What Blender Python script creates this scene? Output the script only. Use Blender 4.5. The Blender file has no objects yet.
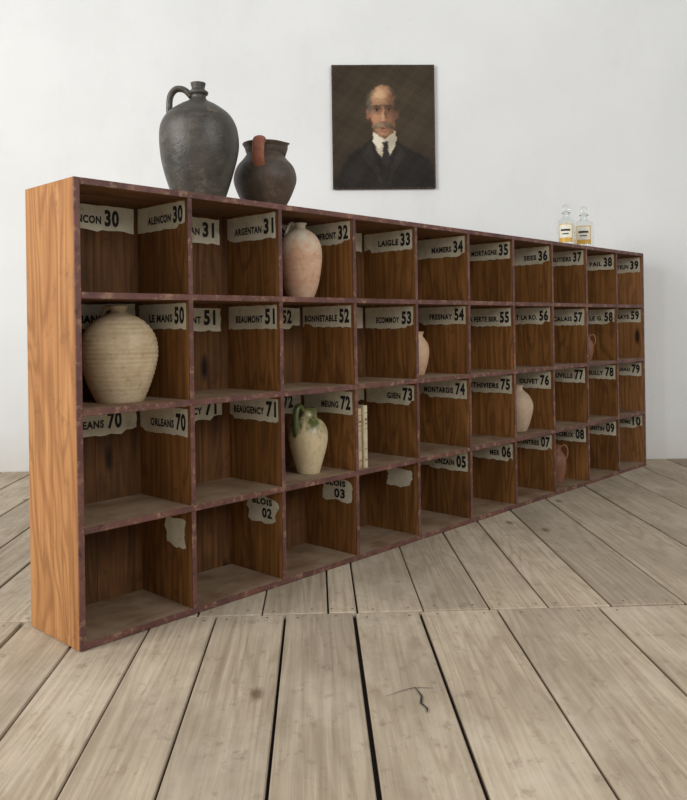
import bpy, math, random
import numpy as np
from mathutils import Vector, Matrix, noise
random.seed(7)
rng=np.random.RandomState(5)
sc=bpy.context.scene
sc.view_settings.view_transform='Standard'
sc.view_settings.look='None'

def lin(c):
    o=[]
    for v in c:
        v=v/255.0
        o.append(v/12.92 if v<=0.04045 else ((v+0.055)/1.055)**2.4)
    return tuple(o)+(1.0,)

# ------------------------------------------------------------ constants
CAMH=0.85
TH=0.7794; X0,Y0=-0.6251,2.152
L,HS,D=3.6214,1.2568,0.280
YW=4.925
T=0.018
UL=-0.010          # outer face of the left side panel
CW=L/10; CH=HS/4
def W(u,v,z=0.0):
    return Vector((X0+math.cos(TH)*u-math.sin(TH)*v, Y0+math.sin(TH)*u+math.cos(TH)*v, z))

# ------------------------------------------------------------ node helpers
def newmat(name):
    m=bpy.data.materials.new(name); m.use_nodes=True
    nt=m.node_tree; nt.nodes.clear()
    out=nt.nodes.new('ShaderNodeOutputMaterial'); b=nt.nodes.new('ShaderNodeBsdfPrincipled')
    nt.links.new(b.outputs[0],out.inputs[0])
    return m,nt,b
def N(nt,t,**k):
    n=nt.nodes.new(t)
    for a,v in k.items(): setattr(n,a,v)
    return n
def setin(nt,sock,v):
    if hasattr(v,'is_linked') : nt.links.new(v,sock)
    else: sock.default_value=v
def mix(nt,f,a,b,mode='MIX'):
    n=N(nt,'ShaderNodeMix',data_type='RGBA',blend_type=mode)
    setin(nt,n.inputs[0],f); setin(nt,n.inputs[6],a); setin(nt,n.inputs[7],b)
    return n.outputs[2]
def ramp(nt,v,p0,p1,c0=(0,0,0,1),c1=(1,1,1,1)):
    n=N(nt,'ShaderNodeValToRGB'); e=n.color_ramp.elements
    e[0].position=p0; e[1].position=p1; e[0].color=c0; e[1].color=c1
    nt.links.new(v,n.inputs[0]); return n.outputs[0]
def math_(nt,op,a,b=None):
    n=N(nt,'ShaderNodeMath',operation=op); setin(nt,n.inputs[0],a)
    if b is not None: setin(nt,n.inputs[1],b)
    return n.outputs[0]
def coords(nt,scale=(1,1,1),bid=True,off=7.0):
    tc=N(nt,'ShaderNodeTexCoord'); src=tc.outputs['Object']
    if bid:
        at=N(nt,'ShaderNodeAttribute',attribute_name='bid')
        ad=N(nt,'ShaderNodeVectorMath',operation='SCALE'); ad.inputs[3].default_value=off
        cb=N(nt,'ShaderNodeCombineXYZ')
        for i in range(3): nt.links.new(at.outputs['Fac'],cb.inputs[i])
        nt.links.new(cb.outputs[0],ad.inputs[0])
        a2=N(nt,'ShaderNodeVectorMath',operation='ADD'); nt.links.new(src,a2.inputs[0]); nt.links.new(ad.outputs[0],a2.inputs[1]); src=a2.outputs[0]
    mp=N(nt,'ShaderNodeMapping'); mp.inputs['Scale'].default_value=scale
    nt.links.new(src,mp.inputs[0]); return mp.outputs[0]
def noiset(nt,vec,scale=1,detail=4,rough=0.55,dist=0.0):
    n=N(nt,'ShaderNodeTexNoise'); n.inputs['Scale'].default_value=scale; n.inputs['Detail'].default_value=detail
    n.inputs['Roughness'].default_value=rough; n.inputs['Distortion'].default_value=dist
    nt.links.new(vec,n.inputs['Vector']); return n.outputs['Fac']
def bump(nt,b,h,strength=0.3,dist=0.01):
    n=N(nt,'ShaderNodeBump'); n.inputs['Strength'].default_value=strength; n.inputs['Distance'].default_value=dist
    nt.links.new(h,n.inputs['Height']); nt.links.new(n.outputs[0],b.inputs['Normal'])

def wood(name,dark,light,stain,axis=2,rough=0.6,stain_amt=0.6,dust=None,tint=0.25,fine=60,bands=9,band_amt=.55,knots=True,bmp=.25,scuff=None,ringn=62.0):
    m,nt,b=newmat(name)
    s2=[fine]*3; s2[axis]=2.0
    s3=[bands]*3; s3[axis]=1.0
    fineN=noiset(nt,coords(nt,tuple(s2)),1,5,.6,.3)
    low=noiset(nt,coords(nt,tuple(s3)),1,2,.5,.4)
    rings=math_(nt,'SINE',math_(nt,'MULTIPLY',low,ringn))
    ringm=ramp(nt,math_(nt,'ADD',math_(nt,'MULTIPLY',rings,.5),.5),.35,1.0)
    base=mix(nt,ramp(nt,fineN,.3,.72),lin(dark),lin(light))
    base=mix(nt,math_(nt,'MULTIPLY',ringm,band_amt),base,lin(stain))
    blot=noiset(nt,coords(nt,(2.2,2.2,2.2)),1,4,.6)
    base=mix(nt,math_(nt,'MULTIPLY',ramp(nt,blot,.42,.72),stain_amt),base,lin(stain))
    if scuff:
        sn=noiset(nt,coords(nt,(12,12,12),off=3),1,6,.75)
        base=mix(nt,math_(nt,'MULTIPLY',ramp(nt,sn,.56,.70),.6),base,lin(scuff))
    at=N(nt,'ShaderNodeAttribute',attribute_name='bid')
    rnd=math_(nt,'FRACT',math_(nt,'MULTIPLY',at.outputs['Fac'],13.37))
    vv=math_(nt,'ADD',math_(nt,'MULTIPLY',rnd,tint*2),1-tint)
    cb=N(nt,'ShaderNodeCombineColor')
    for i in range(3): nt.links.new(vv,cb.inputs[i])
    base=mix(nt,1.0,base,cb.outputs[0],'MULTIPLY')
    if knots:
        s4=[5.0]*3; s4[axis]=1.7
        vo=N(nt,'ShaderNodeTexVoronoi'); vo.inputs['Scale'].default_value=1.0
        nt.links.new(coords(nt,tuple(s4)),vo.inputs['Vector'])
        base=mix(nt,ramp(nt,vo.outputs['Distance'],.045,.10,(1,1,1,1),(0,0,0,1)),base,lin(tuple(c*.55 for c in stain)))
    if dust:
        dn=noiset(nt,coords(nt,(6,6,6)),1,5,.65)
        g=N(nt,'ShaderNodeNewGeometry'); sp=N(nt,'ShaderNodeSeparateXYZ'); nt.links.new(g.outputs['Normal'],sp.inputs[0])
        up=ramp(nt,sp.outputs[2],.5,.9)
        f=math_(nt,'MULTIPLY',up,ramp(nt,dn,.25,.62))
        base=mix(nt,math_(nt,'MULTIPLY',f,.85),base,lin(dust))
    nt.links.new(base,b.inputs['Base Color']); b.inputs['Roughness'].default_value=rough
    b.inputs['Specular IOR Level'].default_value=.22
    bump(nt,b,fineN,bmp,.003)
    return m

# ------------------------------------------------------------ mesh builder
class MB:
    def __init__(s): s.v=[];s.f=[];s.m=[];s.b=[];s.sm=[]
    def add(s,vs,fs,mat=0,bid=None,smooth=False):
        o=len(s.v); bid=random.random() if bid is None else bid
        s.v+=[tuple(x) for x in vs]; s.b+=[bid]*len(vs)
        for f in fs: s.f.append([i+o for i in f]); s.m.append(mat); s.sm.append(smooth)
    def box(s,a,b,mat=0,bid=None,ch=0.0):
        x0,y0,z0=a;x1,y1,z1=b
        if ch<=0:
            vs=[(x0,y0,z0),(x1,y0,z0),(x1,y1,z0),(x0,y1,z0),(x0,y0,z1),(x1,y0,z1),(x1,y1,z1),(x0,y1,z1)]
            fs=[(0,3,2,1),(4,5,6,7),(0,1,5,4),(1,2,6,5),(2,3,7,6),(3,0,4,7)]
            s.add(vs,fs,mat,bid)
        else:
            import bmesh
            bm=bmesh.new(); bmesh.ops.create_cube(bm,size=1)
            for v in bm.verts:
                v.co=Vector(((x0+x1)/2+v.co.x*(x1-x0),(y0+y1)/2+v.co.y*(y1-y0),(z0+z1)/2+v.co.z*(z1-z0)))
            bmesh.ops.bevel(bm,geom=bm.edges[:],offset=ch,segments=1,affect='EDGES')
            bm.verts.index_update()
            s.add([v.co[:] for v in bm.verts],[[v.index for v in f.verts] for f in bm.faces],mat,bid)
            bm.free()
    def obj(s,name,mats,parent=None,loc=None,rotz=0):
        me=bpy.data.meshes.new(name); me.from_pydata(s.v,[],s.f)
        for m in mats: me.materials.append(m)
        me.polygons.foreach_set('material_index',s.m); me.polygons.foreach_set('use_smooth',s.sm)
        at=me.attributes.new('bid','FLOAT','POINT'); at.data.foreach_set('value',s.b)
        me.update()
        o=bpy.data.objects.new(name,me); sc.collection.objects.link(o)
        if parent: o.parent=parent
        if loc is not None: o.location=loc
        o.rotation_euler[2]=rotz
        return o

# ------------------------------------------------------------ camera
f_px,cy=803.5,326.3; roll,yaw=0.0142,0.0353
r=Vector((math.cos(yaw),-math.sin(yaw),0)); fw=Vector((math.sin(yaw),math.cos(yaw),0)); d=Vector((0,0,-1))
r3=r*math.cos(roll)+d*math.sin(roll); d3=d*math.cos(roll)-r*math.sin(roll)
cam=bpy.data.cameras.new('camera'); co=bpy.data.objects.new('camera',cam); sc.collection.objects.link(co)
M=Matrix.Identity(4)
for i in range(3):
    M[i][0]=r3[i]; M[i][1]=-d3[i]; M[i][2]=-fw[i]
M[2][3]=CAMH
co.matrix_world=M
cam.sensor_fit='AUTO'; cam.sensor_width=36; cam.lens=f_px*36/800
cam.shift_y=-(400-cy)/800.0; cam.clip_start=0.02
sc.camera=co

# ------------------------------------------------------------ wall
m_wall,nt,b=newmat('plaster')
n1=noiset(nt,coords(nt,(.8,.8,.8),False),1,4,.6); n2=noiset(nt,coords(nt,(14,14,14),False),1,6,.7)
n3=noiset(nt,coords(nt,(3.5,3.5,1.6),False),1,7,.7)
c=mix(nt,ramp(nt,n1,.3,.7),lin((213,214,213)),lin((225,226,225)))
c=mix(nt,math_(nt,'MULTIPLY',ramp(nt,n3,.52,.72),.28),c,lin((202,202,199)))
c=mix(nt,math_(nt,'MULTIPLY',ramp(nt,n2,.62,.75),.2),c,lin((184,181,174)))
tc=N(nt,'ShaderNodeTexCoord'); sp=N(nt,'ShaderNodeSeparateXYZ'); nt.links.new(tc.outputs['Object'],sp.inputs[0])
lowz=ramp(nt,math_(nt,'ADD',sp.outputs[2],math_(nt,'MULTIPLY',n3,.25)),.10,.40,(1,1,1,1),(0,0,0,1))
c=mix(nt,math_(nt,'MULTIPLY',lowz,.35),c,lin((196,182,158)))
nt.links.new(c,b.inputs['Base Color']); b.inputs['Roughness'].default_value=.9
bump(nt,b,math_(nt,'ADD',n2,n3),.3,.006)
mb=MB(); mb.box((-5.5,YW,-.03),(6.5,YW+.15,4.2)); wall=mb.obj('wall_back',[m_wall])

# ------------------------------------------------------------ floor
def floormat():
    m,nt,b=newmat('old_floorboards')
    at=N(nt,'ShaderNodeAttribute',attribute_name='bid')
    fineN=noiset(nt,coords(nt,(80,2.0,80),off=9),1,6,.68,.3)
    low=noiset(nt,coords(nt,(6.0,.55,6.0),off=9),1,1.5,.5,.3)
    rings=math_(nt,'ADD',math_(nt,'MULTIPLY',math_(nt,'SINE',math_(nt,'MULTIPLY',low,110.0)),.5),.5)
    base=mix(nt,ramp(nt,fineN,.3,.7),lin((152,136,115)),lin((193,177,154)))
    base=mix(nt,math_(nt,'MULTIPLY',ramp(nt,rings,.55,1.0),.32),base,lin((130,112,90)))
    blot=noiset(nt,coords(nt,(2.5,1.2,2.5)),1,5,.65)
    base=mix(nt,math_(nt,'MULTIPLY',ramp(nt,blot,.42,.72),.65),base,lin((144,131,114)))
    blot2=noiset(nt,coords(nt,(3.1,1.6,3.1),off=3),1,6,.7)
    base=mix(nt,math_(nt,'MULTIPLY',ramp(nt,blot2,.48,.7),.45),base,lin((210,197,177)))
    sp_=noiset(nt,coords(nt,(28,18,28),off=3),1,5,.75)
    base=mix(nt,math_(nt,'MULTIPLY',ramp(nt,sp_,.56,.74),.65),base,lin((116,99,80)))
    vo=N(nt,'ShaderNodeTexVoronoi'); nt.links.new(coords(nt,(4.0,1.9,4.0),off=5),vo.inputs['Vector']); vo.inputs['Scale'].default_value=1
    base=mix(nt,ramp(nt,vo.outputs['Distance'],.03,.085,(.8,.8,.8,1),(0,0,0,1)),base,lin((104,82,62)))
    rnd=math_(nt,'FRACT',math_(nt,'MULTIPLY',at.outputs['Fac'],13.37))
    vv=math_(nt,'ADD',math_(nt,'MULTIPLY',rnd,.24),.84)
    cb=N(nt,'ShaderNodeCombineColor')
    for i in range(3): nt.links.new(vv,cb.inputs[i])
    base=mix(nt,1.0,base,cb.outputs[0],'MULTIPLY')
    nt.links.new(base,b.inputs['Base Color']); b.inputs['Roughness'].default_value=.75; b.inputs['Specular IOR Level'].default_value=.2
    bump(nt,b,fineN,.35,.003)
    return m
m_floor=floormat()
m_gap,nt,b=newmat('floor_gap'); b.inputs['Base Color'].default_value=lin((40,32,27)); b.inputs['Roughness'].default_value=1
m_nail,nt,b=newmat('iron_nail'); b.inputs['Base Color'].default_value=lin((60,50,44)); b.inputs['Roughness'].default_value=.7
SEAM=2.385
near=[-.67,-.484,-.302,-.1015,.1036,.301,.532,.835,1.11]
far=[-.36,-.169,.026,.115,.312,.51,.69,.88,1.108,1.395,1.674,1.91]
def extend(lst,lo,hi):
    a=list(lst)
    while a[0]>lo: a.insert(0,a[0]-random.uniform(.18,.26))
    while a[-1]<hi: a.append(a[-1]+random.uniform(.2,.28))
    return a
mb=MB()
def boards(lst,y0,y1,gap,zoff=0):
    for a,c in zip(lst[:-1],lst[1:]):
        dz=random.uniform(-.0025,0.0)+zoff; g=gap*random.uniform(.5,1.4)
        bid=random.random()
        mb.box((a+g/2,y0+random.uniform(0,.004),-.03),(c-g/2,y1-random.uniform(0.001,.006),dz),0,bid,ch=.0025)
        for yy in (y0+.03,y1-.03):
            for xx in (a+.2*(c-a),a+.78*(c-a)):
                xx+=random.uniform(-.01,.01); y2=yy+random.uniform(-.008,.008)
                k=8; R=.0035
                vs=[(xx+R*math.cos(2*math.pi*i/k),y2+R*math.sin(2*math.pi*i/k),dz+.0006) for i in range(k)]
                mb.add(vs,[list(range(k))],2)
nearL=extend(near,-5.5,6.5); farL=extend(far,-5.5,6.5)
boards(nearL,-1.6,SEAM,.009)
boards(farL,SEAM+.003,YW-.002,.007)
mb.box((-5.5,-1.6,-.06),(6.5,YW,-.018),1)
crack=[(.150,1.838),(.185,1.862),(.222,1.880),(.268,1.872)]
crack2=[(.222,1.880),(.232,1.835),(.226,1.800),(.236,1.775),(.234,1.755)]
for cr in (crack,crack2):
    up=[];dn=[]
    for i,(x,y) in enumerate(cr):
        w=(.0012 if cr is crack else .0026)*math.sin(math.pi*(i+.6)/(len(cr)+.2))
        up.append((x-w*(cr is crack2),y+w*(cr is crack),.0006)); dn.append((x+w*(cr is crack2),y-w*(cr is crack),.0006))
    n=len(cr)
    mb.add(up+dn,[(i,i+n,i+n+1,i+1) for i in range(n-1)],1)
floor=mb.obj('floor',[m_floor,m_gap,m_nail])

# ------------------------------------------------------------ cabinet
m_side=wood('pine_side',(146,98,58),(180,132,84),(112,70,38),2,.55,.4,tint=.02,bands=5,band_amt=.45,fine=80,scuff=(104,70,46),ringn=85)
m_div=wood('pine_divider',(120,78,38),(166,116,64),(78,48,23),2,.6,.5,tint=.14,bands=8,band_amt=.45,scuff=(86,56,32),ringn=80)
m_back=wood('pine_back',(76,48,26),(118,78,42),(50,32,19),2,.7,.6,tint=.10,bands=8,band_amt=.4,scuff=(54,36,23))  # backs coloured darker, standing in for shade inside the cells
m_brd=wood('pine_board',(104,72,46),(142,102,66),(72,46,30),0,.7,.6,dust=(158,138,114),tint=.1,bands=9,band_amt=.4,knots=False,scuff=(90,66,48))
m_edge,nt,b=newmat('oxblood_edge_paint')
e1=noiset(nt,coords(nt,(26,26,26)),1,7,.75); e2=noiset(nt,coords(nt,(7,7,7)),1,4,.6)
c=mix(nt,ramp(nt,e2,.35,.65),lin((82,48,43)),lin((112,72,62)))
c=mix(nt,math_(nt,'MULTIPLY',ramp(nt,e1,.53,.62),.8),c,lin((150,116,92)))
c=mix(nt,ramp(nt,e1,.34,.44,(1,1,1,1),(0,0,0,1)),c,lin((56,35,31)))
nt.links.new(c,b.inputs['Base Color']); b.inputs['Roughness'].default_value=.55; bump(nt,b,e1,.3,.002)

cab=bpy.data.objects.new('pigeonhole_cabinet',None); sc.collection.objects.link(cab)
cab.location=(X0,Y0,0); cab.rotation_euler[2]=TH
E=.004
sides=((UL,UL+T),(L-T,L))
mb=MB()
for u0,u1 in sides: mb.box((u0,E,0),(u1,D,HS),0,.37,ch=.001)
mb.obj('side_panels',[m_side],cab)
mb=MB()
zs=[(0,T),(CH-T/2,CH+T/2),(2*CH-T/2,2*CH+T/2),(3*CH-T/2,3*CH+T/2),(HS-T,HS)]
for (a,c) in zs: mb.box((UL+T,E+.0005,a),(L-T,D-.008,c),0)
mb.obj('shelf_boards',[m_brd],cab)
mb=MB(); t2=.016
for i in range(1,10):
    for k in range(4):
        mb.box((i*CW-t2/2,E+.001,zs[k][1]),(i*CW+t2/2,D-.008,zs[k+1][0]),0)
mb.obj('dividers',[m_div],cab)
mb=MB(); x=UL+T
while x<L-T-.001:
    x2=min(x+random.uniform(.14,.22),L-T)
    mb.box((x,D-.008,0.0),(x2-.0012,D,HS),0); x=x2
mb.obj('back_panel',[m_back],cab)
mb=MB()
for u0,u1 in sides: mb.box((u0,0,0),(u1,E,HS),0,ch=.0012)
for (a,c) in zs: mb.box((UL+T,0.0003,a),(L-T,E,c),0,ch=.0012)
for i in range(1,10):
    for k in range(4): mb.box((i*CW-t2/2,.0006,zs[k][1]),(i*CW+t2/2,E,zs[k+1][0]),0,ch=.0012)
mb.obj('painted_front_edges',[m_edge],cab)

# labels ------------------------------------------------------
m_lab,nt,b=newmat('aged_label_paper')
a1=noiset(nt,coords(nt,(9,9,9)),1,5,.65); a2=noiset(nt,coords(nt,(30,30,30)),1,6,.75)
c=mix(nt,ramp(nt,a1,.3,.7),lin((200,191,164)),lin((228,222,200)))
c=mix(nt,math_(nt,'MULTIPLY',ramp(nt,a2,.54,.70),.6),c,lin((166,142,104)))
nt.links.new(c,b.inputs['Base Color']); b.inputs['Roughness'].default_value=.8
m_ink,nt,b=newmat('black_ink'); b.inputs['Base Color'].default_value=lin((30,27,26)); b.inputs['Roughness'].default_value=.7
names=[["ALENCON","ARGENTAN","DOMFRONT","LAIGLE","MAMERS","MORTAGNE","SEES","MOUTIERS","LE PAIL","TRUN"],
["LE MANS","BEAUMONT","BONNETABLE","ECOMMOY","FRESNAY","LA FERTE BER.","BERT LA RO.","ST CALAIS","SILLE LE G.","VIBRAYE"],
["ORLEANS","BEAUGENCY","MEUNG","GIEN","MONTARGIS","PITHIVIERS","OLIVET","NEUVILLE","SULLY","JARGEAU"],
["","","","","ONZAIN","MER","CONTRES","BRACIEUX","ROMORANTIN","VENDOME"]]
nums=[[str(30+i) for i in range(10)],[str(50+i) for i in range(10)],[str(70+i) for i in range(10)],["01","02","03","04","05","06","07","08","09","10"]]
labs=MB(); ink=MB()
_cache={}
def textmesh(s,off):
    key=(s,off)
    if key in _cache: return _cache[key]
    cu=bpy.data.curves.new('t','FONT'); cu.body=s; cu.size=1; cu.offset=off; cu.resolution_u=3
    cu.space_character=1.12
    ob=bpy.data.objects.new('t',cu); sc.collection.objects.link(ob)
    bpy.context.view_layer.update()
    dg=bpy.context.evaluated_depsgraph_get(); me=ob.evaluated_get(dg).to_mesh()
    vs=np.array([v.co[:] for v in me.vertices]); fs=[list(p.vertices) for p in me.polygons]
    ob.evaluated_get(dg).to_mesh_clear(); bpy.data.objects.remove(ob)
    mn=vs.min(0);mx=vs.max(0); vs=(vs-mn)/np.maximum(mx-mn,1e-6)
    _cache[key]=(vs,fs); return _cache[key]
def plane_fn(kind,pos):
    if kind=='div':
        return lambda s,z,e: (pos-e, D-.008-s, z)
    return lambda s,z,e: (s, pos-e, z)
def label(fn,s0,s1,z0,z1,torn=.003,tilt=0):
    n=18; pts=[]
    notch=random.choice([None,0,1,2,17,18]) 
    for i in range(n+1):
        dz=random.uniform(-torn,torn)+(random.uniform(.008,.018) if notch is not None and abs(i-notch)<=1 else 0)
        pts.append((s0+(s1-s0)*i/n, z0+dz+tilt*i/n))
    for i in range(3): pts.append((s1+random.uniform(-torn,torn)*.5, z0+(z1-z0)*(i+1.4)/4.6+tilt))
    for i in range(n+1): pts.append((s1-(s1-s0)*i/n, z1+random.uniform(-torn,0)*.6+tilt*(1-i/n)))
    for i in range(3): pts.append((s0+random.uniform(-torn,torn)*.5, z1-(z1-z0)*(i+.6)/4.6))
    labs.add([fn(a,c,.0012) for a,c in pts],[list(range(len(pts)))],0)
def scrap(fn,s0,s1,z0,z1,seed):
    pts=[];n=26
    for i in range(n):
        a=2*math.pi*i/n; ca,sa=math.cos(a),math.sin(a)
        q=1/max(abs(ca),abs(sa))**.75*(1+.3*noise.noise(Vector((ca*1.8,sa*1.8,seed)))+random.uniform(-.05,.05))
        pts.append(((s0+s1)/2+ca*q*(s1-s0)/2,(z0+z1)/2+sa*q*(z1-z0)/2))
    labs.add([fn(a,c,.0012) for a,c in pts],[list(range(n))],0)
def text(fn,s,s0,s1,z0,z1,off=.02):
    if not s: return
    vs,fs=textmesh(s,off)
    ink.add([fn(s0+(s1-s0)*v[0],z0+(z1-z0)*v[1],.0019) for v in vs],fs,0)
DD=D-.008-E
for k in range(4):
    ztop=zs[4-k][0]
    for i in range(10):
        fd=plane_fn('div',(i+1)*CW-t2/2 if i<9 else L-T)
        fb=plane_fn('back',D-.008)
        ub0,ub1=i*CW+t2/2+.002,(i+1)*CW-t2/2-.002
        if i==0: ub0=UL+T+.002
        lh=.082
        if k==3 and i<4:
            if i==0: scrap(fd,.135,.240,ztop-.118,ztop-.03,1.3)
            if i==1: scrap(fd,.10,.245,ztop-.110,ztop-.022,2.2); text(fd,"BLOIS",.12,.222,ztop-.054,ztop-.032,.05); text(fd,"02",.17,.22,ztop-.097,ztop-.063,.045)
            if i==2: scrap(fd,.09,.25,ztop-.105,ztop-.015,3.7); text(fd,"BLOIS",.115,.218,ztop-.047,ztop-.025,.05); text(fd,"03",.16,.215,ztop-.090,ztop-.055,.045)
            if i==3: scrap(fd,.11,.240,ztop-.105,ztop-.03,5.1)
            continue
        z1=ztop-.003-random.uniform(0,.006); z0=z1-lh+random.uniform(-.005,.005)
        label(fd,.004,DD-.010,z0,z1,.0028)
        nm=names[k][i]; w=min(.0178*max(len(nm),3),.172)
        zc=z0+.034
        text(fd,nm,.188-w,.188,zc-.013,zc+.012,.045)
        text(fd,nums[k][i],.199,.249,zc-.019,zc+.034,.045)
        if k<3 and i<4:
            label(fb,ub0,ub1-.012-(i==1)*.02,z0,z1,.004,random.uniform(-.006,.006))
            e_=ub1-.055-(i==0)*.010
            text(fb,nm,e_-.062-w*1.05,e_-.062,zc-.013,zc+.012,.045)
            text(fb,nums[k][i],e_-.05,e_,zc-.019,zc+.034,.045)
labs.obj('paper_labels',[m_lab],cab); ink.obj('label_lettering',[m_ink],cab)

# ------------------------------------------------------------ pottery
def spline(pts,n):
    P=np.array(pts,float); out=[]
    for i in range(len(P)-1):
        p0=P[max(i-1,0)];p1=P[i];p2=P[i+1];p3=P[min(i+2,len(P)-1)]
        for t in np.linspace(0,1,n,endpoint=False):
            out.append(.5*((2*p1)+(-p0+p2)*t+(2*p0-5*p1+4*p2-p3)*t*t+(-p0+3*p1-3*p2+p3)*t**3))
    out.append(P[-1]); return np.array(out)
def lathe(mb,prof,seg=56,mat=0,n=6,rib=0,wob=.01,seed=0,inner=True,spout=None):
    pr=spline(prof,n); pr[:,0]=np.maximum(pr[:,0],.0005)
    H=pr[:,1].max()
    prl=[tuple(p) for p in pr]
    if inner:
        rt,zt=prl[-1]; prl+= [(rt-.005,zt+.0005),(rt-.008,zt-.004),(rt-.009,zt-.02),(rt*.75,zt-.05),(.001,zt-.055)]
    vs=[];fs=[]
    for j,(rr,z) in enumerate(prl):
        for i in range(seg):
            a=2*math.pi*i/seg
            q=rr*(1+wob*noise.noise(Vector((math.cos(a)*1.2+seed,math.sin(a)*1.2,z*9))))
            if rib and .02<z<H*.86: q+=rib*math.sin(z*2*math.pi/.013)
            x=q*math.cos(a); y=q*math.sin(a); zz=z
            if spout and j>len(pr)*spout[1]:
                w=max(0,math.cos(a-spout[0]))**10*spout[2]*(j-len(pr)*spout[1])/(len(pr)*(1-spout[1]))
                w=min(w,spout[2]); x+=w*math.cos(spout[0]); y+=w*math.sin(spout[0]); zz+=w*.3
            vs.append((x,y,zz))
    for j in range(len(prl)-1):
        for i in range(seg):
            k=(i+1)%seg; fs.append((j*seg+i,j*seg+k,(j+1)*seg+k,(j+1)*seg+i))
    fs.append(list(range(seg))[::-1])
    mb.add(vs,fs,mat,None,True)
def tube(mb,pts,rad,ang=0,mat=0,flat=1.0,n=8,seg=14,taper=None):
    """path in (radial,z) plane rotated by ang about z"""
    P=spline([(p[0],p[1]) for p in pts],n); vs=[];fs=[]; m=len(P)
    ca,sa=math.cos(ang),math.sin(ang)
    for j in range(m):
        t=P[min(j+1,m-1)]-P[max(j-1,0)]; t/=np.linalg.norm(t)+1e-9; nn=np.array([-t[1],t[0]])
        rr=rad*(1 if not taper else taper[0]+(taper[1]-taper[0])*j/(m-1))
        for i in range(seg):
            a=2*math.pi*i/seg
            p=P[j]+nn*rr*math.cos(a); s=rr*flat*math.sin(a)
            vs.append((p[0]*ca-s*sa,p[0]*sa+s*ca,p[1]))
    for j in range(m-1):
        for i in range(seg):
            k=(i+1)%seg; fs.append((j*seg+i,j*seg+k,(j+1)*seg+k,(j+1)*seg+i))
    fs.append(list(range(seg))[::-1]); fs.append([(m-1)*seg+i for i in range(seg)])
    mb.add(vs,fs,mat,None,True)
def clay(name,c1,c2,c3,rough=.6,zc=None,spec=.4,spots=.5,bands=False,patch=None,bmp=.3):
    """zc=(color,z0,z1): glaze colour above"""
    m,nt,b=newmat(name)
    n1=noiset(nt,coords(nt,(9,9,9),False),1,6,.65,.3); n2=noiset(nt,coords(nt,(50,50,50),False),1,5,.7)
    c=mix(nt,ramp(nt,n1,.35,.65),lin(c1),lin(c2))
    c=mix(nt,math_(nt,'MULTIPLY',ramp(nt,n2,.52,.7),spots),c,lin(c3))
    if patch:
        n5=noiset(nt,coords(nt,(14,14,20),False),1,7,.75,.2)
        c=mix(nt,math_(nt,'MULTIPLY',ramp(nt,n5,.54,.66),patch[1]),c,lin(patch[0]))
    if bands:
        n3=noiset(nt,coords(nt,(3,3,60),False),1,4,.6)
        c=mix(nt,math_(nt,'MULTIPLY',ramp(nt,n3,.5,.7),.35),c,lin(c3))
    if zc:
        tc=N(nt,'ShaderNodeTexCoord'); sp=N(nt,'ShaderNodeSeparateXYZ'); nt.links.new(tc.outputs['Object'],sp.inputs[0])
        n4=noiset(nt,coords(nt,(24,24,6),False),1,4,.6)
        zz=math_(nt,'ADD',sp.outputs[2],math_(nt,'MULTIPLY',math_(nt,'SUBTRACT',n4,.5),.30))
        c=mix(nt,ramp(nt,zz,zc[1],zc[2]),c,lin(zc[0]))
    nt.links.new(c,b.inputs['Base Color']); b.inputs['Roughness'].default_value=rough
    b.inputs['Specular IOR Level'].default_value=spec
    if patch: nt.links.new(ramp(nt,n1,.3,.7,(rough-.14,)*3+(1,),(rough+.14,)*3+(1,)),b.inputs['Roughness'])
    bump(nt,b,math_(nt,'ADD',n2,n1),bmp,.003)
    return m
LEFT=math.pi-.035

m=clay('dark_stoneware',(52,49,44),(76,71,63),(38,35,32),.42,spec=.4,spots=.6,bands=True,patch=((106,99,86),.6),bmp=.6)
mb=MB()
lathe(mb,[(.078,0),(.084,.012),(.104,.07),(.121,.14),(.127,.195),(.121,.243),(.100,.280),(.064,.308),(.036,.323),(.026,.332),(.025,.342),(.031,.347),(.032,.354),(.025,.359),(.021,.366),(.023,.376),(.0245,.383)],wob=.03)
tube(mb,[(.022,.340),(.045,.362),(.072,.364),(.090,.342),(.094,.305),(.092,.268),(.080,.242)],.010,LEFT,flat=1.5)
mb.obj('stoneware_jug',[m],loc=W(.503,.14,HS))
m=clay('smoked_clay',(56,49,42),(84,70,58),(110,74,56),.5,spec=.4,spots=.5,patch=((124,102,84),.5),bmp=.6)
m2=clay('orange_clay_handle',(156,96,70),(126,74,54),(84,56,44),.6,patch=((80,54,44),.5))
mb=MB()
lathe(mb,[(.066,0),(.072,.012),(.092,.05),(.107,.092),(.108,.120),(.098,.150),(.078,.174),(.066,.190),(.063,.200),(.067,.213),(.074,.224),(.077,.230)],wob=.035,seed=3,spout=(0.1,.8,.012))
tube(mb,[(.069,.222),(.084,.231),(.100,.220),(.110,.190),(.110,.160),(.096,.138)],.011,math.radians(-98),mat=1,flat=1.9)
mb.obj('clay_pitcher',[m,m2],loc=W(.7826,.14,HS))
m=clay('beige_stoneware',(178,156,122),(200,180,148),(144,118,86),.6,spec=.3,spots=.5,bands=True,patch=((210,194,164),.5))
mb=MB()
lathe(mb,[(.068,0),(.074,.012),(.094,.06),(.108,.11),(.112,.150),(.106,.190),(.088,.222),(.060,.246),(.034,.258),(.024,.264),(.022,.270),(.027,.277),(.028,.282)],wob=.02,rib=.0011,seed=6,n=10)
tube(mb,[(.020,.272),(.034,.278),(.046,.270),(.052,.254),(.054,.238)],.008,LEFT-.3,flat=1.4)
mb.obj('ribbed_jug',[m],loc=W(.203,.14,2*CH+T/2))
m=clay('pink_terracotta',(194,146,116),(208,178,150),(162,104,80),.65,spots=.5,bands=True,zc=((204,198,176),.17,.26),patch=((208,192,170),.5))
mb=MB()
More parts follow.
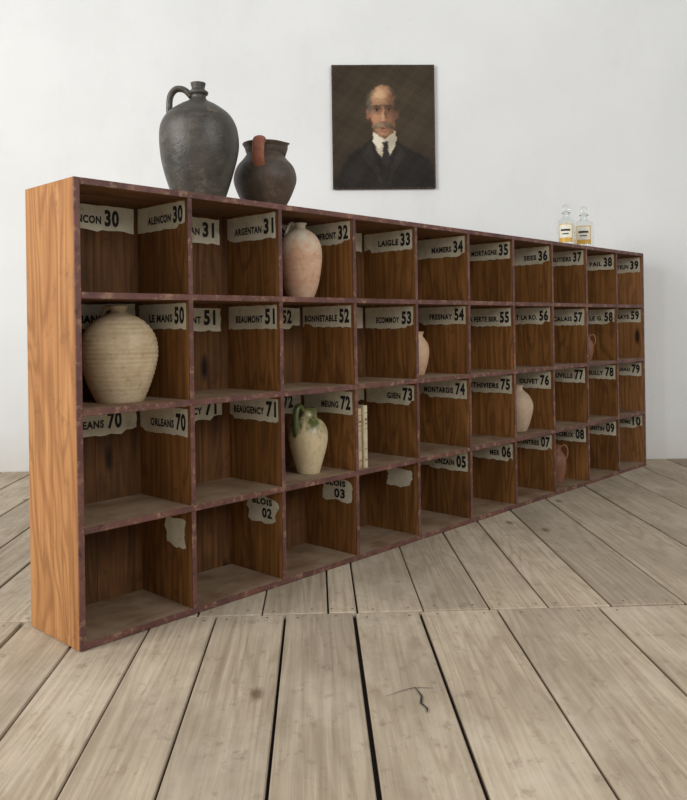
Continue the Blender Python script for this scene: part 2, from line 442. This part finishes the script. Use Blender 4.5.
lathe(mb,[(.044,0),(.050,.01),(.064,.05),(.075,.11),(.079,.155),(.074,.195),(.057,.225),(.034,.243),(.022,.250),(.019,.258),(.023,.266),(.025,.270)],wob=.02,seed=8)
tube(mb,[(.018,.262),(.030,.270),(.041,.260),(.048,.240),(.054,.222)],.007,LEFT,flat=1.4)
mb.obj('terracotta_jug',[m],loc=W(.928,.12,3*CH+T/2))
m=clay('green_glazed',(200,180,140),(218,202,168),(154,124,80),.3,spec=.55,spots=.4,zc=((90,96,48),.145,.20),patch=((156,142,90),.5))
mg=clay('green_glaze_handle',(66,76,38),(92,100,54),(60,54,34),.3,spec=.6)
mb=MB()
lathe(mb,[(.040,0),(.043,.008),(.052,.04),(.066,.09),(.072,.130),(.066,.165),(.048,.190),(.032,.202),(.026,.214),(.027,.226),(.032,.234)],wob=.02,seed=11,spout=(-.4,.8,.012))
tube(mb,[(.028,.226),(.045,.244),(.062,.232),(.068,.195),(.068,.160),(.060,.128)],.0095,LEFT+.9,flat=1.3,mat=1)
mb.obj('glazed_jug',[m,mg],loc=W(.954,.12,CH+T/2))
m=clay('cream_clay',(208,184,152),(194,146,114),(170,118,90),.6,spots=.4)
mb=MB()
lathe(mb,[(.034,0),(.038,.01),(.050,.05),(.057,.095),(.053,.130),(.038,.155),(.030,.166),(.034,.180),(.037,.185)],wob=.02,seed=14)
tube(mb,[(.034,.178),(.052,.182),(.064,.160),(.062,.130),(.050,.110)],.007,LEFT,flat=1.4)
mb.obj('small_clay_jug',[m],loc=W(1.652,.17,2*CH+T/2))
m=clay('grey_pink_clay',(182,156,128),(200,180,154),(154,108,84),.6,spots=.5,patch=((132,102,82),.5))
mb=MB()
lathe(mb,[(.040,0),(.045,.01),(.060,.05),(.073,.105),(.071,.140),(.054,.175),(.030,.197),(.023,.208),(.026,.220),(.029,.226)],wob=.02,seed=17)
tube(mb,[(.024,.214),(.042,.222),(.056,.205),(.062,.178),(.060,.155)],.007,LEFT,flat=1.4)
mb.obj('round_clay_jug',[m],loc=W(2.399,.125,CH+T/2))
m=clay('brown_terracotta',(124,82,60),(152,104,78),(88,58,44),.5,spots=.5)
mb=MB()
lathe(mb,[(.024,0),(.027,.006),(.036,.04),(.040,.075),(.035,.105),(.024,.122),(.022,.132),(.027,.148)],wob=.02,seed=19)
tube(mb,[(.024,.142),(.038,.146),(.048,.125),(.046,.100),(.036,.085)],.005,-.2,flat=1.4)
mb.obj('small_pot',[m],loc=W(3.118,.12,2*CH+T/2))
mb=MB()
lathe(mb,[(.030,0),(.034,.008),(.044,.05),(.049,.095),(.044,.132),(.028,.158),(.022,.170),(.026,.185),(.029,.194)],wob=.02,seed=21)
tube(mb,[(.026,.187),(.040,.192),(.053,.172),(.053,.140),(.043,.118)],.006,-.2,flat=1.4)
mb.obj('brown_clay_jug',[m],loc=W(2.768,.12,T))

# ------------------------------------------------------------ books
def covmat(nm,a,c_):
    m,nt,b=newmat(nm); n1=noiset(nt,coords(nt,(18,18,18)),1,6,.75)
    nt.links.new(mix(nt,ramp(nt,n1,.4,.7),lin(a),lin(c_)),b.inputs['Base Color']); b.inputs['Roughness'].default_value=.75; return m
m_cov=covmat('cream_book_cover',(212,200,170),(172,154,118)); m_cov2=covmat('tan_book_cover',(196,178,142),(150,128,94))
m_pg,nt,b=newmat('book_pages'); b.inputs['Base Color'].default_value=lin((190,176,146))
m_tx,nt,b=newmat('spine_print'); b.inputs['Base Color'].default_value=lin((120,92,66))
def book(u,v,z,w,h,dp,cm):
    e=bpy.data.objects.new('book',None); sc.collection.objects.link(e); e.location=W(u,v,z); e.rotation_euler[2]=TH
    a=MB(); seg=8; out=[]
    for i in range(seg+1):
        t=math.pi*i/seg; out.append((w/2-w/2*math.cos(t),.009-.009*math.sin(t)))
    path=[(0,dp)]+out+[(w,dp)]
    ipath=[(.002,dp)]+[(min(max(x,.002),w-.002),y+.002) for x,y in out]+[(w-.002,dp)]
    n=len(path)
    vs=[(x,y,0) for x,y in path]+[(x,y,0) for x,y in ipath]+[(x,y,h) for x,y in path]+[(x,y,h) for x,y in ipath]
    fs=[]
    for i in range(n-1):
        fs+=[(i,i+1,2*n+i+1,2*n+i),(n+i+1,n+i,3*n+i,3*n+i+1),(2*n+i,2*n+i+1,3*n+i+1,3*n+i),(i+1,i,n+i,n+i+1)]
    fs+=[(0,2*n,3*n,n),(n-1,2*n-1,4*n-1,3*n-1)]
    a.add(vs,fs,0); a.obj('cover',[cm],e)
    a=MB(); a.box((.0022,.0115,.003),(w-.0022,dp-.004,h-.003)); a.obj('pages',[m_pg],e)
    a=MB()
    for zz,hh in ((.88,.008),(.76,.035),(.70,.015),(.62,.008),(.30,.008),(.12,.012)): a.box((w*.22,-.0006,h*zz),(w*.78,.0022,h*(zz)+hh*h))
    a.obj('spine_title',[m_tx],e)
zb=CH+T/2
book(3*CW+t2/2+.003,.020,zb,.024,.236,.16,m_cov); book(3*CW+t2/2+.029,.030,zb,.026,.222,.155,m_cov2); book(3*CW+t2/2+.058,.024,zb,.022,.231,.15,m_cov)
book(6*CW+t2/2+.003,.03,2*CH+T/2,.042,.215,.15,m_cov)

# ------------------------------------------------------------ glass bottles
m_gl,nt,b=newmat('clear_glass'); b.inputs['Base Color'].default_value=(.95,.97,.96,1); b.inputs['Roughness'].default_value=.03
b.inputs['Transmission Weight'].default_value=1; b.inputs['IOR'].default_value=1.3
m_bl,nt,b=newmat('bottle_label')
b.inputs['Base Color'].default_value=lin((226,222,206)); b.inputs['Roughness'].default_value=.5
m_gold,nt,b=newmat('label_gold'); b.inputs['Base Color'].default_value=lin((206,160,58)); b.inputs['Roughness'].default_value=.4
def bottle(u,v,R,h):
    e=bpy.data.objects.new('apothecary_bottle',None); sc.collection.objects.link(e); e.location=W(u,v,HS)
    a=MB(); hb=h*.66
    prof=[(R*.86,0),(R*.98,.004),(R,.012),(R,hb*.5),(R,hb-.012),(R*.9,hb),(R*.5,hb+.012),(R*.33,hb+.02),(R*.31,hb+.035),(R*.52,hb+.038),(R*.52,hb+.043),(R*.33,hb+.045)]
    pr=prof; seg=40; vs=[];fs=[]
    inner=[(max(q-.003,.003),max(z,.006)) for q,z in pr[::-1]]
    allp=pr+inner
    for q,z in allp:
        for i in range(seg): vs.append((q*math.cos(2*math.pi*i/seg),q*math.sin(2*math.pi*i/seg),z))
    for j in range(len(allp)-1):
        for i in range(seg):
            k=(i+1)%seg; fs.append((j*seg+i,j*seg+k,(j+1)*seg+k,(j+1)*seg+i))
    fs.append(list(range(seg))[::-1]); fs.append([(len(allp)-1)*seg+i for i in range(seg)])
    a.add(vs,fs,0,None,True); a.obj('glass_body',[m_gl],e)
    a=MB(); z0=hb+.0465; s=R*.36
    lathe(a,[(s*.6,z0),(s*.6,z0+.004),(s*.95,z0+.010),(s*1.1,z0+s*1.0+.006),(s*.8,z0+s*1.8+.006),(s*.1,z0+s*2.1+.006)],seg=24,inner=False,wob=0)
    a.obj('stopper',[m_gl],e)
    for nm,rr,aw,za,zb2,mt in (('label_border',R+.0008,.82,hb*.20,hb*.86,m_gold),('label_paper',R+.0016,.72,hb*.36,hb*.83,m_bl),('label_text',R+.0024,.5,hb*.60,hb*.67,m_ink),('label_text_lower',R+.0024,.34,hb*.48,hb*.52,m_ink)):
        a=MB(); vs=[];n=16; c0=math.radians(-112)
        for i in range(n+1):
            t=c0-aw+2*aw*i/n
            vs+=[(rr*math.cos(t),rr*math.sin(t),za),(rr*math.cos(t),rr*math.sin(t),zb2)]
        fs=[(2*i,2*i+2,2*i+3,2*i+1) for i in range(n)]
        a.add(vs,fs,0,None,True); a.obj(nm,[mt],e)
bottle(2.945,.14,.048,.226); bottle(3.150,.14,.053,.236)

# ------------------------------------------------------------ portrait painting
PX,PZ,PW,PH=.1207,1.687,.631,.759
nx,ny=260,310
gx=np.linspace(0,104,nx+1); gy=np.linspace(0,124,ny+1)
Xg,Yg=np.meshgrid(gx,gy)
X_,Y_=Xg.copy(),Yg.copy()
# brush wobble so that edges look hand painted
Xg=X_+.45*np.sin(Y_*.9+np.sin(X_*.5)*2)+.25*np.sin(Y_*2.3+X_*.7); Yg=Y_+.4*np.sin(X_*.8+np.sin(Y_*.6)*2)+.2*np.sin(X_*2.1-Y_*.9)
def sm(t,w=1.0): return 1/(1+np.exp(-np.clip(t/w*3,-40,40)))
def ell(cx,cy_,rx,ry,w=1.0,rot=0):
    c_,s_=math.cos(rot),math.sin(rot); dx=Xg-cx;dy=Yg-cy_
    a=dx*c_+dy*s_; b_=-dx*s_+dy*c_
    q=np.sqrt((a/rx)**2+(b_/ry)**2)+1e-6
    return sm((1-q)*min(rx,ry),w)
def poly(pts,w=.8):
    P=np.array(pts,float); inside=np.zeros_like(Xg,bool); dist=np.full_like(Xg,1e9)
    for i in range(len(P)):
        a=P[i];b_=P[(i+1)%len(P)]
        cond=((a[1]>Yg)!=(b_[1]>Yg))
        xi=(b_[0]-a[0])*(Yg-a[1])/((b_[1]-a[1])+1e-9)+a[0]
        inside^=cond&(Xg<xi)
        e=b_-a; t=np.clip(((Xg-a[0])*e[0]+(Yg-a[1])*e[1])/(e@e),0,1)
        dist=np.minimum(dist,np.hypot(Xg-a[0]-t*e[0],Yg-a[1]-t*e[1]))
    return sm(np.where(inside,dist,-dist),w)
img=np.zeros((ny+1,nx+1,3)); img[:]=(52,43,32)
def put(mask,col,al=1.0):
    global img
    mk=(mask*al)[...,None]; img=img*(1-mk)+np.array(col,float)*mk
put(ell(68,50,44,52,24),(66,55,41),.8); put(ell(18,60,18,40,16),(60,50,37),.6)
put(ell(60,118,60,22,10),(36,30,25),.7)
# suit
put(poly([(39,74),(30,82),(17,90),(9,103),(5,125),(104,125),(103,107),(97,94),(82,87),(70,80),(64,73)],1.6),(36,31,27))
put(poly([(38,77),(30,91),(43,108),(51,124),(47,104),(42,90)],1.1),(50,44,38),.7)
put(poly([(66,76),(74,91),(62,108),(55,124),(59,104),(64,90)],1.1),(48,42,36),.7)
put(ell(22,106,7,16,6,.3),(44,38,33),.6); put(ell(90,104,7,14,6,-.3),(28,24,21),.7)
# neck / collar / shirt
put(poly([(41,58),(63,58),(63,74),(42,74)],1.0),(112,80,58))
put(poly([(42,68),(53,74),(63,67),(65,76),(60,88),(53,97),(46,88),(41,77)],.8),(184,174,152))
put(poly([(41.5,67),(46,70),(53.5,77),(47,84),(41,76)],.8),(212,202,180))
put(poly([(63.5,66),(60,70),(53.5,77),(60,83),(65,75)],.8),(172,162,142))
put(poly([(50.5,77),(56.5,77),(56,82),(58.5,97),(54,103),(49.5,97),(51.5,82)],.9),(46,41,39))
# head : high bald dome, narrow jaw
put(ell(36.8,49,2.4,5.6,1.0),(134,92,68)); put(ell(66.0,49,1.9,5.2,1.0),(94,66,50))
head=np.maximum(np.maximum(ell(51.5,38,14.4,17.4,1.2),ell(51.5,48,13.4,15,1.2)),ell(51.8,55.5,11.4,15.5,1.2))
put(head,(166,125,94))
put(ell(64.5,48,9,28,5)*head,(94,66,49),.92)
put(ell(38,60,4.5,14,4)*head,(122,88,65),.65)
put(ell(51,23,14,3.5,3)*head,(140,104,78),.6)
put(ell(47.5,29.5,6.5,5.5,4)*head,(200,163,128),.9)
put(ell(42.5,53.5,3.4,4.0,2.4)*head,(186,132,102),.8); put(ell(58.5,53.5,2.6,3.4,2.4)*head,(142,98,74),.6)
put(ell(51.5,34.5,7.5,.4,.8)*head,(136,100,76),.6); put(ell(51.5,37.6,6.5,.35,.8)*head,(136,100,76),.5)
# hair at the temples
put(ell(37.8,39.5,2.6,8.5,1.6,-.10),(92,82,70),.95); put(ell(65.2,39.5,2.4,8.5,1.6,.10),(56,48,40),.95)
put(ell(40.8,28,4.5,1.9,1.8,-.95),(100,86,70),.75); put(ell(62.4,28,4.5,1.8,1.8,.95),(62,52,42),.85)
# sockets, brows, eyes
for ex,sg in ((45.4,-1),(57.4,1)):
    put(ell(ex-sg*.8,44.0,4.8,3.1,2.0),(96,66,49),.8)
    put(ell(ex,41.3,4.4,.95,.9,sg*.14),(66,52,41),.95)
    put(ell(ex,45.0,2.4,.95,.6),(142,124,106),.75)
    put(ell(ex+.2,44.9,1.2,1.1,.5),(30,24,22),.95)
    put(ell(ex,43.9,3.0,.45,.5),(46,34,28),.9)
    put(ell(ex,46.3,2.7,.3,.5),(96,64,49),.8)
    put(ell(ex,48.6,3.2,.45,.9),(114,80,60),.7)
put(ell(51.0,43.5,1.0,2.4,1.0),(118,84,63),.5)
# nose
put(ell(54.2,50.5,1.5,5.4,1.2),(98,67,50),.85); put(ell(51.6,50,1.0,5.6,1.1),(196,156,122),.8)
put(ell(51.8,55.2,2.7,1.7,1.0),(172,122,94),.9); put(ell(51.2,55,1.0,.8,.7),(204,162,130),.7)
put(ell(52.2,57.1,2.8,.55,.7),(66,42,33),.8)
# moustache, mouth, chin
put(ell(52.2,63.4,4.6,.9,.9),(80,48,40),.9)
put(ell(47.2,60.6,5.8,2.0,1.0,-.30),(118,102,82)); put(ell(56.8,60.6,5.6,1.9,1.0,.30),(84,70,56))
put(ell(43.2,63.2,2.6,1.0,.8,-.75),(104,88,70),.95); put(ell(61.0,63.2,2.4,.9,.8,.75),(70,57,46),.95)
put(ell(48.6,59.9,3.2,.8,.9,-.30),(152,136,112),.8); put(ell(55.6,60.0,2.8,.6,.8,.30),(108,93,75),.8)
put(ell(52,65.0,3.2,.7,.9),(140,92,76),.7); put(ell(52,67.0,4.4,.8,1.2),(104,74,56),.7); put(ell(50.4,69.0,2.8,1.2,1.5),(176,134,104),.6)
lowf=sum(np.sin(X_*a+Y_*b_+p)*q for a,b_,p,q in ((.21,.13,1,2.0),(.07,-.19,2,2.2),(.5,.4,.3,1.2),(-.33,.61,4,1.2),(1.3,.8,0,1.2),(-.9,1.5,2,1.2)))
img+=lowf[...,None]
img+=rng.normal(0,2.6,img.shape[:2])[...,None]
edge=np.minimum(np.minimum(X_,104-X_),np.minimum(Y_,124-Y_)); wear=(edge<1.4)&(rng.rand(*X_.shape)<.12); img[wear]=(110,92,70)
img=np.clip(img,0,255)/255.; linimg=np.where(img<=.04045,img/12.92,((img+.055)/1.055)**2.4)
me=bpy.data.meshes.new('painted_surface')
vs=[];wv=lambda a,b_:.0012*math.sin(a*.09+b_*.05)
for j in range(ny+1):
    for i in range(nx+1): vs.append((gx[i]/104*PW,-.0225+wv(gx[i],gy[j]),(1-gy[j]/124)*PH))
fs=[(j*(nx+1)+i,(j+1)*(nx+1)+i,(j+1)*(nx+1)+i+1,j*(nx+1)+i+1) for j in range(ny) for i in range(nx)]
me.from_pydata(vs,[],fs)
ca=me.color_attributes.new('paint','FLOAT_COLOR','POINT')
buf=np.ones(((nx+1)*(ny+1),4),np.float32); buf[:,:3]=linimg.reshape(-1,3); ca.data.foreach_set('color',buf.ravel())
m_p,nt,b=newmat('oil_paint'); a=N(nt,'ShaderNodeAttribute',attribute_name='paint'); nt.links.new(a.outputs['Color'],b.inputs['Base Color'])
b.inputs['Roughness'].default_value=.55; b.inputs['Specular IOR Level'].default_value=.15
me.materials.append(m_p)
pic=bpy.data.objects.new('portrait_painting',None); sc.collection.objects.link(pic); pic.location=(PX,YW-.001,PZ)
o=bpy.data.objects.new('painted_surface',me); sc.collection.objects.link(o); o.parent=pic
m_cv,nt,b=newmat('canvas_edge'); b.inputs['Base Color'].default_value=lin((60,46,34)); b.inputs['Roughness'].default_value=.9
mb=MB(); mb.box((.001,-.0205,.001),(PW-.001,0,PH-.001),ch=.002); mb.obj('stretched_canvas',[m_cv],pic)

# ------------------------------------------------------------ lights
w=bpy.data.worlds.new('daylight'); sc.world=w; w.use_nodes=True
bg=w.node_tree.nodes['Background']; bg.inputs[0].default_value=(.96,.98,1,1); bg.inputs[1].default_value=.52
def area(name,loc,tgt,sx,sy,e,col):
    l=bpy.data.lights.new(name,'AREA'); l.shape='RECTANGLE'; l.size=sx; l.size_y=sy; l.energy=e; l.color=col
    o=bpy.data.objects.new(name,l); sc.collection.objects.link(o); o.location=loc
    o.rotation_euler=(Vector(tgt)-Vector(loc)).to_track_quat('-Z','Y').to_euler()
area('window_light',(-3.8,.2,2.6),(.5,3.8,.7),2.4,2.0,235,(1,.99,.97))
area('area_light_right',(3.2,-1.0,3.0),(.8,3.8,.5),2.2,2.0,105,(1,.99,.97))  # unseen soft area lamp at front right, weaker than the left one
